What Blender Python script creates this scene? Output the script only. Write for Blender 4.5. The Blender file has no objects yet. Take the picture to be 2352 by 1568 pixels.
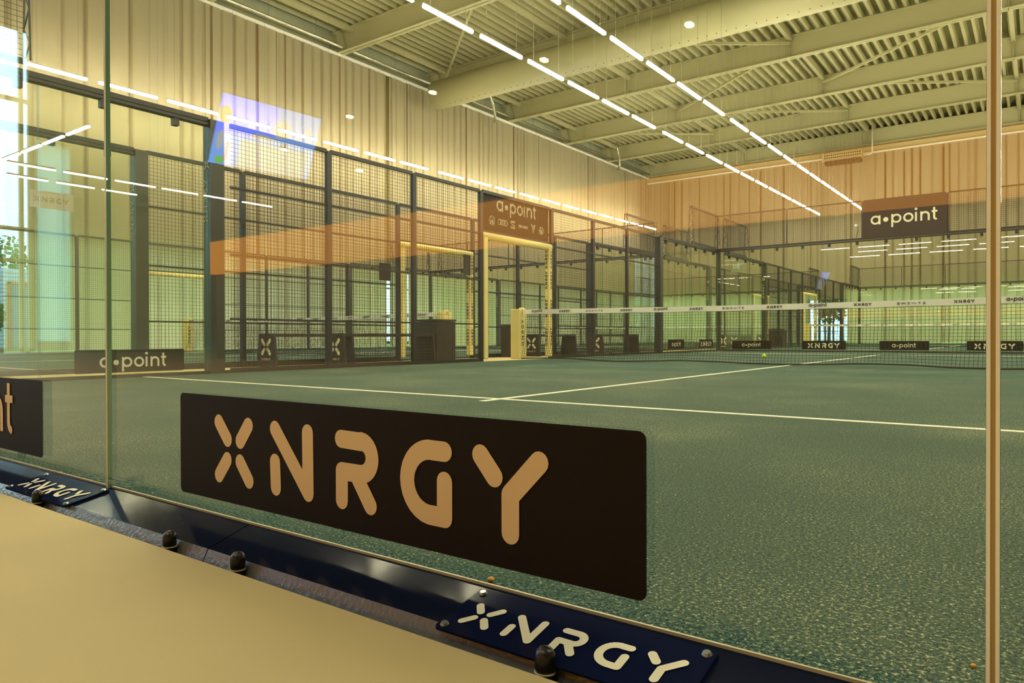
import bpy, math, random
from mathutils import Vector
random.seed(7)
sc = bpy.context.scene
col = sc.collection

# ---------------- camera, world, exposure ----------------
def make_camera():
    cd = bpy.data.cameras.new('camera'); cam = bpy.data.objects.new('camera', cd); col.objects.link(cam)
    az, pt, ro = -.6371, -.0060, -.0022
    d = Vector((math.sin(az)*math.cos(pt), math.cos(az)*math.cos(pt), math.sin(pt)))
    r = Vector((math.cos(az), -math.sin(az), 0)); u = r.cross(d)
    r2 = math.cos(ro)*r + math.sin(ro)*u; u2 = -math.sin(ro)*r + math.cos(ro)*u
    from mathutils import Matrix
    m = Matrix((r2, u2, -d)).transposed().to_4x4()
    m.translation = Vector((7.7262, -.7389, .4144))
    cam.matrix_world = m
    cd.sensor_width = 36; cd.lens = 1639.05/2352*36; cd.clip_start = .02; cd.clip_end = 400
    sc.camera = cam
make_camera()
w = bpy.data.worlds.new('sky'); sc.world = w; w.use_nodes = True
bg = w.node_tree.nodes['Background']; bg.inputs[0].default_value = (.50, .80, 1.0, 1); bg.inputs[1].default_value = 2.2
sc.view_settings.view_transform = 'Standard'; sc.view_settings.look = 'None'
sc.view_settings.gamma = 1; sc.view_settings.use_curve_mapping = False
sc.view_settings.exposure = 1.2
LAMP = (1.0, .88, .60)      # warm colour of the hall's linear lamps
LAMP_E = 58.0
cy = sc.cycles
cy.max_bounces = 10; cy.diffuse_bounces = 4; cy.glossy_bounces = 4; cy.transparent_max_bounces = 48
cy.caustics_reflective = False; cy.caustics_refractive = False
cy.sample_clamp_indirect = 6
cy.use_denoising = True

# ---------------- materials ----------------
def newmat(name):
    m = bpy.data.materials.new(name); m.use_nodes = True
    return m, m.node_tree.nodes, m.node_tree.links
def pbr(name, rgb, rough=.6, metal=0, noise=0, nscale=20, spec=None, bump=0, bscale=60, coat=0, emit=None, es=0):
    m, n, l = newmat(name); b = n['Principled BSDF']
    b.inputs['Base Color'].default_value = (*rgb, 1); b.inputs['Roughness'].default_value = rough; b.inputs['Metallic'].default_value = metal
    if spec is not None: b.inputs['Specular IOR Level'].default_value = spec
    if coat: b.inputs['Coat Weight'].default_value = coat; b.inputs['Coat IOR'].default_value = 1.35; b.inputs['Coat Roughness'].default_value = .10
    if noise:
        t = n.new('ShaderNodeTexNoise'); t.inputs['Scale'].default_value = nscale; t.inputs['Detail'].default_value = 6
        g = n.new('ShaderNodeTexCoord'); l.new(g.outputs['Object'], t.inputs['Vector'])
        mx = n.new('ShaderNodeMix'); mx.data_type = 'RGBA'
        mx.inputs[6].default_value = (*[c*(1-noise) for c in rgb], 1); mx.inputs[7].default_value = (*[min(1, c*(1+noise)) for c in rgb], 1)
        l.new(t.outputs['Fac'], mx.inputs[0]); l.new(mx.outputs[2], b.inputs['Base Color'])
    if bump:
        t2 = n.new('ShaderNodeTexNoise'); t2.inputs['Scale'].default_value = bscale; t2.inputs['Detail'].default_value = 4
        g2 = n.new('ShaderNodeTexCoord'); l.new(g2.outputs['Object'], t2.inputs['Vector'])
        bp = n.new('ShaderNodeBump'); bp.inputs['Strength'].default_value = bump; bp.inputs['Distance'].default_value = .004
        l.new(t2.outputs['Fac'], bp.inputs['Height']); l.new(bp.outputs[0], b.inputs['Normal'])
    if emit:
        b.inputs['Emission Color'].default_value = (*emit, 1); b.inputs['Emission Strength'].default_value = es
    return m
def emis(name, rgb, s):
    m, n, l = newmat(name); n.remove(n['Principled BSDF'])
    e = n.new('ShaderNodeEmission'); e.inputs[0].default_value = (*rgb, 1); e.inputs[1].default_value = s
    l.new(e.outputs[0], n['Material Output'].inputs[0]); return m
def glass(name, tint, f0=.04, alpha_rough=0):
    # clear pane: transparent + mirror reflection weighted by Schlick's law, same from both sides
    m, n, l = newmat(name); n.remove(n['Principled BSDF'])
    tr = n.new('ShaderNodeBsdfTransparent'); tr.inputs[0].default_value = (*tint, 1)
    gl = n.new('ShaderNodeBsdfGlossy'); gl.inputs['Roughness'].default_value = alpha_rough; gl.inputs['Color'].default_value = (1, 1, 1, 1)
    ge = n.new('ShaderNodeNewGeometry'); dt = n.new('ShaderNodeVectorMath'); dt.operation = 'DOT_PRODUCT'
    l.new(ge.outputs['Incoming'], dt.inputs[0]); l.new(ge.outputs['Normal'], dt.inputs[1])
    def mt(op, a, b=None):
        k = n.new('ShaderNodeMath'); k.operation = op
        for i, v in enumerate((a, b)):
            if v is None: continue
            if isinstance(v, (int, float)): k.inputs[i].default_value = v
            else: l.new(v, k.inputs[i])
        return k.outputs[0]
    c = mt('ABSOLUTE', dt.outputs['Value']); o = mt('SUBTRACT', 1.0, c); p = mt('POWER', o, 5.0)
    f = mt('ADD', mt('MULTIPLY', p, 1-f0), f0)
    mx = n.new('ShaderNodeMixShader'); l.new(f, mx.inputs[0]); l.new(tr.outputs[0], mx.inputs[1]); l.new(gl.outputs[0], mx.inputs[2])
    l.new(mx.outputs[0], n['Material Output'].inputs[0]); return m
M = {}
M['glass'] = glass('pane_glass', (.97, .99, .965))
M['glass_edge'] = pbr('pane_edge', (.10, .22, .13), .15)
M['glass_far'] = glass('court_pane_glass', (.962, .99, .93))
M['black'] = pbr('black_powder_coat', (.018, .016, .020), .42)
M['wire'] = pbr('black_wire', (.022, .020, .022), .5)
M['greypost'] = pbr('dark_grey_post', (.035, .036, .032), .38)
M['navy'] = pbr('navy_gloss_steel', (.006, .009, .026), .5, bump=.10, bscale=60, noise=.25, nscale=9, spec=0, coat=.25)
M['lip'] = pbr('bent_steel_lip', (.13, .13, .125), .22, metal=0, spec=.6, bump=.3, bscale=120)
M['plate'] = pbr('navy_name_plate', (.006, .010, .036), .5, spec=0, coat=.12)
M['floor'] = pbr('beige_floor', (.50, .405, .19), .65, noise=.10, nscale=3.5, bump=.06, bscale=400)
M['turf_line'] = pbr('white_turf_line', (.85, .84, .72), .9, bump=.4, bscale=500)
M['steel'] = pbr('painted_roof_steel', (.43, .405, .235), .55)
M['deck'] = pbr('roof_deck', (.42, .40, .235), .55)
M['duct'] = pbr('duct_steel', (.42, .40, .225), .5, noise=.05)
M['galv'] = pbr('galvanised_pipe', (.62, .62, .52), .22, metal=.85)
M['wallpan'] = pbr('wall_panel', (.34, .35, .24), .6)
M['cable'] = pbr('thin_cable', (.25, .25, .2), .5)
M['yellow'] = pbr('pale_yellow_padding', (.84, .72, .30), .55, noise=.05, nscale=6, bump=.15, bscale=8)
M['dkletter'] = pbr('dark_lettering', (.02, .02, .022), .5)
M['tanletter'] = pbr('tan_lettering', (.76, .54, .29), .6)
M['paleletter'] = pbr('pale_lettering', (.78, .76, .58), .6)
M['sticker'] = pbr('dark_brown_sticker', (.012, .0065, .004), .6, noise=.1, nscale=90, spec=.15)
M['banner'] = pbr('dark_banner', (.035, .020, .018), .6)
M['tape'] = pbr('white_net_tape', (.88, .86, .80), .6, bump=.2, bscale=12)
M['cord'] = pbr('black_net_cord', (.02, .018, .014), .7)
M['bin'] = pbr('dark_bin', (.035, .026, .022), .5)
M['rubber'] = pbr('black_rubber', (.008, .007, .007), .3)
M['washer'] = pbr('pale_washer', (.45, .40, .25), .4)
M['screw'] = pbr('steel_screw', (.25, .30, .34), .3, metal=.9)
M['ball'] = pbr('tennis_yellow', (.62, .85, .02), .85, bump=.5, bscale=300)
M['orange'] = pbr('orange_grain', (.75, .33, .03), .6)
M['sand'] = pbr('pale_grain', (.7, .62, .38), .8)
M['seal'] = pbr('joint_seal', (.42, .28, .09), .35)
M['sealb'] = pbr('polished_glass_edge', (.95, .95, .80), .25)
M['tube'] = emis('lit_tube', LAMP, LAMP_E)
M['pendant'] = emis('lit_pendant', (1, .62, .25), 40)
M['lobbytube'] = emis('lit_lobby_tube', (1, .90, .68), 17)
M['housing'] = pbr('lamp_housing', (.10, .10, .08), .5)
M['lobbywall'] = pbr('lobby_wall', (.22, .19, .12), .7)
M['orangelit'] = emis('glowing_orange_wall', (1.0, .36, .03), 1.2)  # emission stands in for downlight falling on the orange bar wall
def blind():
    m, n, l = newmat('translucent_blind'); n.remove(n['Principled BSDF'])
    t = n.new('ShaderNodeBsdfTranslucent'); t.inputs[0].default_value = (.75, .85, .80, 1)
    l.new(t.outputs[0], n['Material Output'].inputs[0]); return m
M['blindlit'] = blind()
M['white'] = pbr('white_board', (.75, .76, .74), .6)
M['frame'] = pbr('window_frame', (.40, .38, .20), .5)
M['leaf'] = pbr('leaves', (.09, .22, .04), .8, noise=.5, nscale=4)
M['bark'] = pbr('bark', (.12, .08, .05), .9)
M['grass'] = pbr('grass', (.16, .34, .05), .9, noise=.4, nscale=3)
M['clad'] = pbr('cladding', (.55, .60, .66), .5)
M['orangeframe'] = pbr('orange_door_frame', (.60, .10, .02), .5)
M['darkglass'] = pbr('dark_door_glass', (.10, .16, .20), .1)

def curtain_mat():
    m, n, l = newmat('curtain_fabric'); b = n['Principled BSDF']
    b.inputs['Base Color'].default_value = (.43, .395, .285, 1); b.inputs['Roughness'].default_value = .9
    b.inputs['Specular IOR Level'].default_value = .1
    t = n.new('ShaderNodeBsdfTranslucent'); t.inputs[0].default_value = (.90, .66, .33, 1)
    mx = n.new('ShaderNodeMixShader'); mx.inputs[0].default_value = .36
    l.new(b.outputs[0], mx.inputs[1]); l.new(t.outputs[0], mx.inputs[2]); l.new(mx.outputs[0], n['Material Output'].inputs[0])
    return m
M['curtain'] = curtain_mat()
def turf_mat():
    m, n, l = newmat('court_turf'); b = n['Principled BSDF']
    g = n.new('ShaderNodeTexCoord')
    t1 = n.new('ShaderNodeTexNoise'); t1.inputs['Scale'].default_value = 165; t1.inputs['Detail'].default_value = 8; t1.inputs['Roughness'].default_value = .8
    t2 = n.new('ShaderNodeTexNoise'); t2.inputs['Scale'].default_value = 1.1; t2.inputs['Detail'].default_value = 4
    t3 = n.new('ShaderNodeTexNoise'); t3.inputs['Scale'].default_value = 150; t3.inputs['Detail'].default_value = 3; t3.inputs['Roughness'].default_value = .7
    for t in (t1, t2, t3): l.new(g.outputs['Object'], t.inputs['Vector'])
    r1 = n.new('ShaderNodeValToRGB'); e = r1.color_ramp.elements
    e[0].position = .40; e[0].color = (.002, .012, .016, 1); e[1].position = .60; e[1].color = (.13, .21, .155, 1)
    k = e.new(.49); k.color = (.019, .068, .068, 1)
    l.new(t1.outputs['Fac'], r1.inputs[0])
    # pale sand grains, denser in places
    ad = n.new('ShaderNodeMath'); ad.operation = 'MULTIPLY_ADD'; l.new(t2.outputs['Fac'], ad.inputs[0]); ad.inputs[1].default_value = .22; l.new(t3.outputs['Fac'], ad.inputs[2])
    r2 = n.new('ShaderNodeValToRGB'); e2 = r2.color_ramp.elements; e2[0].position = .695; e2[0].color = (0, 0, 0, 1); e2[1].position = .80; e2[1].color = (1, 1, 1, 1)
    l.new(ad.outputs[0], r2.inputs[0])
    mx = n.new('ShaderNodeMix'); mx.data_type = 'RGBA'; l.new(r2.outputs[0], mx.inputs[0]); l.new(r1.outputs[0], mx.inputs[6]); mx.inputs[7].default_value = (.62, .62, .36, 1)
    l.new(mx.outputs[2], b.inputs['Base Color']); b.inputs['Roughness'].default_value = .95; b.inputs['Specular IOR Level'].default_value = .15
    bp = n.new('ShaderNodeBump'); bp.inputs['Strength'].default_value = .5; bp.inputs['Distance'].default_value = .006
    l.new(t1.outputs['Fac'], bp.inputs['Height']); l.new(bp.outputs[0], b.inputs['Normal'])
    return m
M['turf'] = turf_mat()

# ---------------- helpers ----------------
class MB:
    def __init__(s): s.v = []; s.f = []; s.m = []; s.mi = 0
    def add(s, vs, fs):
        k = len(s.v); s.v += [tuple(p) for p in vs]; s.f += [tuple(i+k for i in f) for f in fs]; s.m += [s.mi]*len(fs); return s
    def box(s, x0, y0, z0, x1, y1, z1):
        return s.add([(x0,y0,z0),(x1,y0,z0),(x1,y1,z0),(x0,y1,z0),(x0,y0,z1),(x1,y0,z1),(x1,y1,z1),(x0,y1,z1)],
            [(0,3,2,1),(4,5,6,7),(0,1,5,4),(1,2,6,5),(2,3,7,6),(3,0,4,7)])
    def beam(s, p, q, wd, ht=None, up=(0,0,1)):
        ht = ht or wd; p, q = Vector(p), Vector(q); d = (q-p).normalized(); up = Vector(up)
        if abs(d.dot(up)) > .98: up = Vector((1, 0, 0))
        a = d.cross(up).normalized(); b = a.cross(d)
        vs = [c + a*(wd/2*i) + b*(ht/2*j) for c in (p, q) for i, j in ((-1,-1),(1,-1),(1,1),(-1,1))]
        return s.add(vs, [(0,1,2,3),(7,6,5,4),(0,4,5,1),(1,5,6,2),(2,6,7,3),(3,7,4,0)])
    def tube(s, pts, r, n=8, cap=True):
        pts = [Vector(p) for p in pts]; k = len(s.v); rr = r if isinstance(r, (list, tuple)) else [r]*len(pts); rings = []
        pa = None
        for i, p in enumerate(pts):
            d = (pts[min(i+1, len(pts)-1)] - pts[max(i-1, 0)]).normalized()
            if pa is None:
                up = Vector((0,0,1)) if abs(d.z) < .9 else Vector((1,0,0)); a = d.cross(up).normalized()
            else: a = (pa - d*pa.dot(d)).normalized()
            pa = a; b = d.cross(a)
            rings += [p + (a*math.cos(2*math.pi*j/n) + b*math.sin(2*math.pi*j/n))*rr[i] for j in range(n)]
        fs = [(i*n+j, i*n+(j+1)%n, (i+1)*n+(j+1)%n, (i+1)*n+j) for i in range(len(pts)-1) for j in range(n)]
        if cap: fs += [tuple(range(n))[::-1], tuple((len(pts)-1)*n+j for j in range(n))]
        return s.add(rings, fs)
    def lathe(s, c, prof, n=20):
        c = Vector(c); vs = []
        for r, z in prof: vs += [(c.x + r*math.cos(2*math.pi*j/n), c.y + r*math.sin(2*math.pi*j/n), c.z + z) for j in range(n)]
        fs = [(i*n+j, i*n+(j+1)%n, (i+1)*n+(j+1)%n, (i+1)*n+j) for i in range(len(prof)-1) for j in range(n)]
        fs += [tuple(range(n))[::-1], tuple((len(prof)-1)*n+j for j in range(n))]
        return s.add(vs, fs)
    def build(s, name, mats, parent=None, smooth=False, kind=None):
        me = bpy.data.meshes.new(name); me.from_pydata(s.v, [], s.f)
        if not isinstance(mats, (list, tuple)): mats = [mats]
        for m in mats: me.materials.append(M[m])
        me.polygons.foreach_set('material_index', s.m)
        if smooth: me.polygons.foreach_set('use_smooth', [True]*len(s.f))
        me.update()
        o = bpy.data.objects.new(name, me); col.objects.link(o)
        if parent:
            o.parent = parent
            q, L = parent, Vector((0,0,0))
            while q: L += q.location; q = q.parent
            o.location = -L
        if kind: o['kind'] = kind
        return o
def tag(o, label, cat, group=None, kind=None):
    o['label'] = label; o['category'] = cat
    if group: o['group'] = group
    if kind: o['kind'] = kind
    return o
def thing(name, label, cat, loc=(0,0,0), group=None):
    o = bpy.data.objects.new(name, None); col.objects.link(o); o.location = loc; o.empty_display_size = .1
    return tag(o, label, cat, group)
def copy_tree(o, parent=None):
    c = o.copy(); col.objects.link(c); c.parent = parent
    for ch in o.children: copy_tree(ch, c)
    return c
def moved(o, loc, label, group=None):
    c = copy_tree(o); c.location = loc; c['label'] = label
    if group: c['group'] = group
    return c
ORD = ['first','second','third','fourth','fifth','sixth','seventh','eighth','ninth','tenth','eleventh','twelfth','thirteenth',
       'fourteenth','fifteenth','sixteenth','seventeenth','eighteenth','nineteenth','twentieth','twenty-first','twenty-second']

# ---- lettering: strokes with round or butt ends, (x,y) in unit heights ----
def arc(cx, cy, r, a0, a1, n=14):
    return [(cx + r*math.cos(math.radians(a0 + (a1-a0)*i/n)), cy + r*math.sin(math.radians(a0 + (a1-a0)*i/n))) for i in range(n+1)]
def strokes_mesh(mb, strokes, O, U, V, sc_, wd, round_=True):
    step = 6e-6 if sc_ > .03 else 3e-6
    O, U, V = Vector(O), Vector(U), Vector(V)
    N = U.cross(V).normalized(); lay = [0]
    def P(x, y): return O + U*(x*sc_) + V*(y*sc_) + N*lay[0]
    for st in strokes:
        lay[0] += step
        if st[0] == 'disc':
            _, cx, cy_, r = st; mb.add([P(cx + r*math.cos(math.pi*j/10), cy_ + r*math.sin(math.pi*j/10)) for j in range(20)], [tuple(range(20))]); continue
        h = wd/2; rnd = round_
        if st[0] == 'w': h = st[1]/2; st = st[2]
        for (ax, ay), (bx, by) in zip(st, st[1:]):
            lay[0] += step; L = math.hypot(bx-ax, by-ay) or 1e-6; nx, ny = -(by-ay)/L*h, (bx-ax)/L*h
            mb.add([P(ax+nx, ay+ny), P(ax-nx, ay-ny), P(bx-nx, by-ny), P(bx+nx, by+ny)], [(0,1,2,3)])
        ends = st if rnd else st[1:-1]
        for (cx, cy_) in ends:
            lay[0] += step
            mb.add([P(cx + h*math.cos(math.pi*j/8), cy_ + h*math.sin(math.pi*j/8)) for j in range(16)], [tuple(range(16))])
XL = [[(.12,.88),(.325,.635)], [(.84,.88),(.635,.635)], [(.12,.12),(.325,.365)], [(.84,.12),(.635,.365)]]
NL = [[(1.44,.88),(2.13,.11),(2.13,.88)], [(1.44,.44),(1.44,.12)]]
RL = [[(2.77,.86),(3.12,.86)] + arc(3.12,.66,.20,90,-90) + [(2.78,.46),(2.78,.12)], [(3.06,.42),(3.29,.12)]]
GL = [[(4.45,.86),(4.25,.86)] + arc(4.22,.505,.36,95,265) + [(4.45,.145),(4.45,.53)]]
YL = [[(4.95,.88),(5.13,.67)], [(5.68,.88),(5.33,.50),(5.33,.12)]]
XNRGY = XL + NL + RL + GL + YL            # total width about 5.8, stroke .22
APOINT = [arc(.5,.5,.4,0,360,28), [(.9,0),(.9,.99)], ('disc',1.52,.48,.26), arc(2.56,.5,.4,0,360,28), [(2.16,-.42),(2.16,.99)],
          arc(3.72,.5,.4,0,360,28), [(4.45,0),(4.45,.99)], ('disc',4.45,1.33,.14), [(4.95,0),(4.95,.99)],
          [(4.95,.5)] + arc(5.30,.55,.35,180,0) + [(5.65,0)], [(6.15,1.35),(6.15,.3)] + arc(6.38,.3,.23,180,270,6), [(5.92,.92),(6.45,.92)]]
def circ(cx, cy_, r): return arc(cx, cy_, r, 0, 360, 24)
LOGOS = [circ(.5,.5,.45), [(.28,.85),(.5,.3),(.72,.85)], [(.2,.5),(.36,.15),(.5,.5),(.64,.15),(.8,.5)],
         circ(1.75,.5,.26), circ(2.1,.5,.26), circ(2.45,.5,.26), circ(2.8,.5,.26),
         [(4.4,.88),(3.7,.88),(3.7,.62),(4.35,.42),(4.35,.14),(3.65,.14)], [(3.7,.75),(4.4,.75)], [(3.65,.28),(4.35,.28)],
         [(5.35,.62),(5.1,.62),(5.1,.5),(5.35,.5),(5.35,.38),(5.1,.38)], [(5.5,.64),(5.5,.36)], [(5.72,.64),(5.5,.5),(5.72,.36)],
         circ(5.95,.5,.12), [(6.2,.38),(6.2,.62),(6.33,.58),(6.36,.5),(6.33,.42),(6.2,.38)], [(6.48,.36),(6.6,.64),(6.72,.36)],
         [(7.35,.95),(7.6,.62),(7.75,.05),(7.9,.62),(8.15,.95)], [(7.5,.95),(7.75,.72),(8.0,.95)], [(7.55,.5),(7.75,.62),(7.95,.5)],
         circ(9.3,.5,.40), [(9.1,.8),(9.3,.3),(9.5,.8)], [(9.05,.5),(9.18,.2),(9.3,.5),(9.42,.2),(9.55,.5)]]
def letter(name, strokes, mat, parent, O, U, V, size, wd, round_=True):
    mb = MB(); strokes_mesh(mb, strokes, O, U, V, size, wd, round_)
    return mb.build(name, mat, parent)
def rrect(mb, O, U, V, wdt, hgt, r, th, N):
    # rounded thin slab; O is lower-left, N its outward normal
    O, U, V, N = Vector(O), Vector(U), Vector(V), Vector(N); pts = []
    for cx, cy_, a in ((wdt-r, r, -90), (wdt-r, hgt-r, 0), (r, hgt-r, 90), (r, r, 180)):
        pts += arc(cx, cy_, r, a, a+90, 5)
    n = len(pts); vs = [O + U*x + V*y for x, y in pts] + [O + U*x + V*y + N*th for x, y in pts]
    mb.add(vs, [tuple(range(n))[::-1], tuple(range(n, 2*n))] + [(i, (i+1) % n, n+(i+1) % n, n+i) for i in range(n)])

# ---------------- dimensions ----------------
W = 9.7; LEN = 20.0; Y2 = 20.62; XW = -13.0; YB = 42.4; YF = -13.0; XR = 24.0; ZC = 11.65
AX, BX = 0.0, -11.7            # west edges of the two court columns; east edge of B is -2.0
# ---------------- setting ----------------
def struct(mb, name, mat, parent=None, smooth=False):
    o = mb.build(name, mat, parent, smooth)
    if not parent: o['kind'] = 'structure'
    return o
m = MB(); m.box(XW-.3, -.01, -.12, XR, YB+.3, -.03); m.box(XW-.3, YF, -.12, XR, -.124, .06)
struct(m, 'floor', 'floor')
m = MB()   # corrugated roof deck, ribs running along the hall
p = .35; x = XW-.4; prof = []
while x < XR+.4:
    prof += [(x, .24), (x+.20, .24), (x+.225, 0), (x+.325, 0)]; x += p
vs = []
for yy in (YF-.2, YB+.4):
    vs += [(px, yy, ZC+pz) for px, pz in prof]
n = len(prof); m.add(vs, [(i, i+1, n+i+1, n+i) for i in range(n-1)])
m.box(XW-.4, YF-.2, ZC+.25, XR+.4, YB+.4, ZC+.33)
struct(m, 'ceiling', 'deck')
# left wall with window openings: (y0,y1,z0,z1)
def wall_x(name, x0, x1, ya, yb, za, zb, holes, mat):
    m = MB(); holes = sorted(holes); y = ya
    for h in holes:
        m.box(x0, y, za, x1, h[0], zb)
        if h[2] > za: m.box(x0, h[0], za, x1, h[1], h[2])
        m.box(x0, h[0], h[3], x1, h[1], zb); y = h[1]
    m.box(x0, y, za, x1, yb, zb); return struct(m, name, mat)
LW = [(-7.75, -6.88, .3, 5.6), (-6.83, -1.2, .06, 8.45), (.6, YB-.4, 0, 3.1)]
wall_x('wall_left', XW-.75, XW-.45, YF, YB+.3, -.12, ZC+.26, LW, 'wallpan')
wall_x('wall_right', XR, XR+.3, YF, YB+.3, -.12, ZC+.26, [], 'wallpan')
m = MB()
for a, b, c, d in ((XW-.7, -.12, -12.6, ZC+.26), (14, -.12, XR, ZC+.26), (-12.6, 3.1, 14, ZC+.26), (-2.95, 2.55, -.95, 3.1), (-3.15, -.12, -2.95, 3.1), (-.95, -.12, -.75, 3.1)): m.box(a, YB+.35, b, c, YB+.6, d)
struct(m, 'wall_back', 'wallpan')
m = MB(); m.box(XW-.7, YF-.3, -.12, XR, YF, ZC+.26)
struct(m, 'wall_front', 'lobbywall')
def window(name, x, y0, y1, z0, z1, ys, zs, fr=.05):
    m = MB()
    for yy in [y0+fr/2] + list(ys) + [y1-fr/2]: m.box(x-.06, yy-fr/2, z0, x+.06, yy+fr/2, z1)
    for zz in [z0+fr/2] + list(zs) + [z1-fr/2]: m.box(x-.06, y0, zz-fr/2, x+.06, y1, zz+fr/2)
    o = struct(m, name, 'frame')
    g = MB(); g.box(x-.01, y0+fr, z0+fr, x+.01, y1-fr, z1-fr); g.build('pane', 'glass', o)
    return o
window('window_1', XW-.5, -6.83, -1.2, .06, 8.45, (-6.58, -5.0, -3.6, -2.4), (6.56, 3.24, 2.42), .09)
w2 = window('window_2', XW-.5, -7.75, -6.88, .3, 5.6, (), (), .05)
m = MB(); m.box(XW-.42, -7.75, .3, XW-.40, -6.88, 5.6); m.build('blind', 'blindlit', w2)
window('window_3', XW-.5, .6, YB-.4, 0, 3.1, [2.6+2.05*k for k in range(19)], (2.4,), .06)
m = MB(); yb = YB+.45
for xa in (-2.95, -2.20, -1.95, -1.0): m.box(xa, yb-.03, -.03, xa+.05, yb+.03, 2.5)
m.box(-2.95, yb-.03, 2.5, -.95, yb+.03, 2.55); m.box(-2.95, yb-.03, -.03, -.95, yb+.03, .05)
dr = struct(m, 'door_1', 'black'); g = MB(); g.box(-2.92, yb-.01, .05, -.98, yb+.01, 2.5); g.build('pane', 'glass', dr)
for nm, xa, xb in (('window_4', -12.6, -3.15), ('window_5', -.75, 14)):
    m = MB(); nseg = int((xb-xa)/2)
    for k in range(nseg+1): xx = xa+(xb-xa)*k/nseg; m.box(xx-.03, yb-.05, 0, xx+.03, yb+.05, 3.1)
    m.box(xa, yb-.05, -.03, xb, yb+.05, .05); m.box(xa, yb-.05, 3.04, xb, yb+.05, 3.1)
    wn = struct(m, nm, 'frame'); g = MB(); g.box(xa, yb-.01, .05, xb, yb+.01, 3.04); g.build('pane', 'glass', wn)
# outside, seen through the glass
m = MB(); m.box(-70, -60, -.4, XW-.8, 80, -.15); m.box(-70, YB+.7, -.4, 60, 110, -.15)
tag(m.build('lawn', 'grass'), 'bright green lawn outside beyond the hall glazing', 'grass', kind='stuff')
t = thing('metal_building', 'pale metal clad building with orange framed door outside the window', 'building', (-28, -12, -.15))
m = MB(); zz = -.15
while zz < 3.3: m.box(-29.0, -26, zz, -28.0, -6, zz+.12); m.box(-28.95, -26, zz+.12, -28.04, -6, zz+.17); zz += .17
m.build('cladding', 'clad', t)
m = MB(); m.box(-28.0, -12.02, -.15, -27.9, -11.92, 2.85); m.box(-28.0, -11.14, -.15, -27.9, -11.04, 2.85); m.box(-28.0, -12.02, 2.75, -27.9, -11.04, 2.85)
d = m.build('door_frame', 'orangeframe', t)
m = MB(); m.box(-27.99, -11.92, -.1, -27.95, -11.14, 2.75); m.build('door_leaf', 'darkglass', t)
def tree(loc, h, r, label, seed):
    rnd = random.Random(seed); t = thing('tree', label, 'tree', loc, 'trees outside the window')
    m = MB(); m.tube([(loc[0], loc[1], loc[2]), (loc[0]+.05, loc[1], loc[2]+h*.4), (loc[0], loc[1]+.1, loc[2]+h*.75)], [.12*h/5, .09*h/5, .03], 8); m.build('trunk', 'bark', t)
    m = MB()
    for i in range(900):
        u, v, wv = [rnd.gauss(0, 1) for _ in range(3)]; k = rnd.random()**.4/math.sqrt(u*u+v*v+wv*wv)
        c = Vector((loc[0]+u*k*r, loc[1]+v*k*r, loc[2]+h*.68+wv*k*h*.34)); a = Vector([rnd.gauss(0, 1) for _ in range(3)]).normalized()*.16; b = a.cross(Vector([rnd.gauss(0, 1) for _ in range(3)])).normalized()*.10
        m.add([c-a, c+b, c+a, c-b], [(0,1,2,3)])
    m.build('foliage', 'leaf', t)
tree((-36, -13.4, -.15), 5.9, 1.9, 'tall tree behind the metal clad building outside', 1)
tree((-37, -19.5, -.15), 6.2, 2.8, 'broad tree beyond the far corner of the metal clad building', 2)
tree((-21.5, -8.35, -.15), 2.0, .4, 'young tree on the lawn close to the glazing', 3)
tree((-3.6, 50, -.15), 4.2, 1.4, 'leafy tree outside the glass door of the back wall', 4)

# ---------------- roof steel ----------------
for k, yb in enumerate([-4.15, 1.05, 6.25, 11.45, 16.65, 21.85, 27.0, 32.1, 36.9, 42.1]):
    m = MB(); zt, zb = ZC-.02, 10.82
    m.box(XW-.45, yb-.012, zb, XR, yb+.012, zt); m.box(XW-.45, yb-.15, zb, XR, yb+.15, zb+.03); m.box(XW-.45, yb-.15, zt-.03, XR, yb+.15, zt)
    for xx in (-6.5, 0.2, 6.9, 13.6): m.box(xx-.008, yb-.13, zb, xx+.008, yb+.13, zt)
    tag(m.build('roof_beam', 'steel'), 'pale steel roof I-beam spanning the hall, %s counted from the camera end' % ORD[k], 'beam', 'roof beams')
BY = [1.05, 6.25, 11.45, 16.65, 21.85, 27.0, 32.1, 36.9, 42.1]
NM = ['westernmost', 'second', 'third', 'fourth', 'fifth']
for i, xx in enumerate((-12.3, -6.5, 0.2, 6.9)):
    for j in range(len(BY)-1):
        m = MB(); m.box(xx-.07, BY[j]+.02, ZC-.20, xx+.07, BY[j+1]-.02, ZC-.06)
        tag(m.build('roof_purlin', 'steel'), 'square steel strut under the deck, %s line from the left curtain, %s bay' % (ORD[i], ORD[j]), 'strut', 'struts between the roof beams')
for j, (xa, xb, a, b) in enumerate([(-12.3, -6.5, 2, 3), (-6.5, -12.3, 3, 4), (-6.5, .2, 4, 5), (.2, -6.5, 5, 6), (0.2, 6.9, 3, 4), (6.9, .2, 5, 6), (-6.5, .2, 6, 7), (.2, 6.9, 6, 7), (-12.3, -6.5, 6, 7)]):
    m = MB(); m.beam((xa, BY[a]+.1, ZC-.3), (xb, BY[b]-.1, ZC-.3), .09, .09)
    tag(m.build('diagonal_brace', 'steel'), 'slim diagonal roof brace, %s one counting away from the camera' % ORD[j], 'brace', 'diagonal roof braces')
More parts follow.
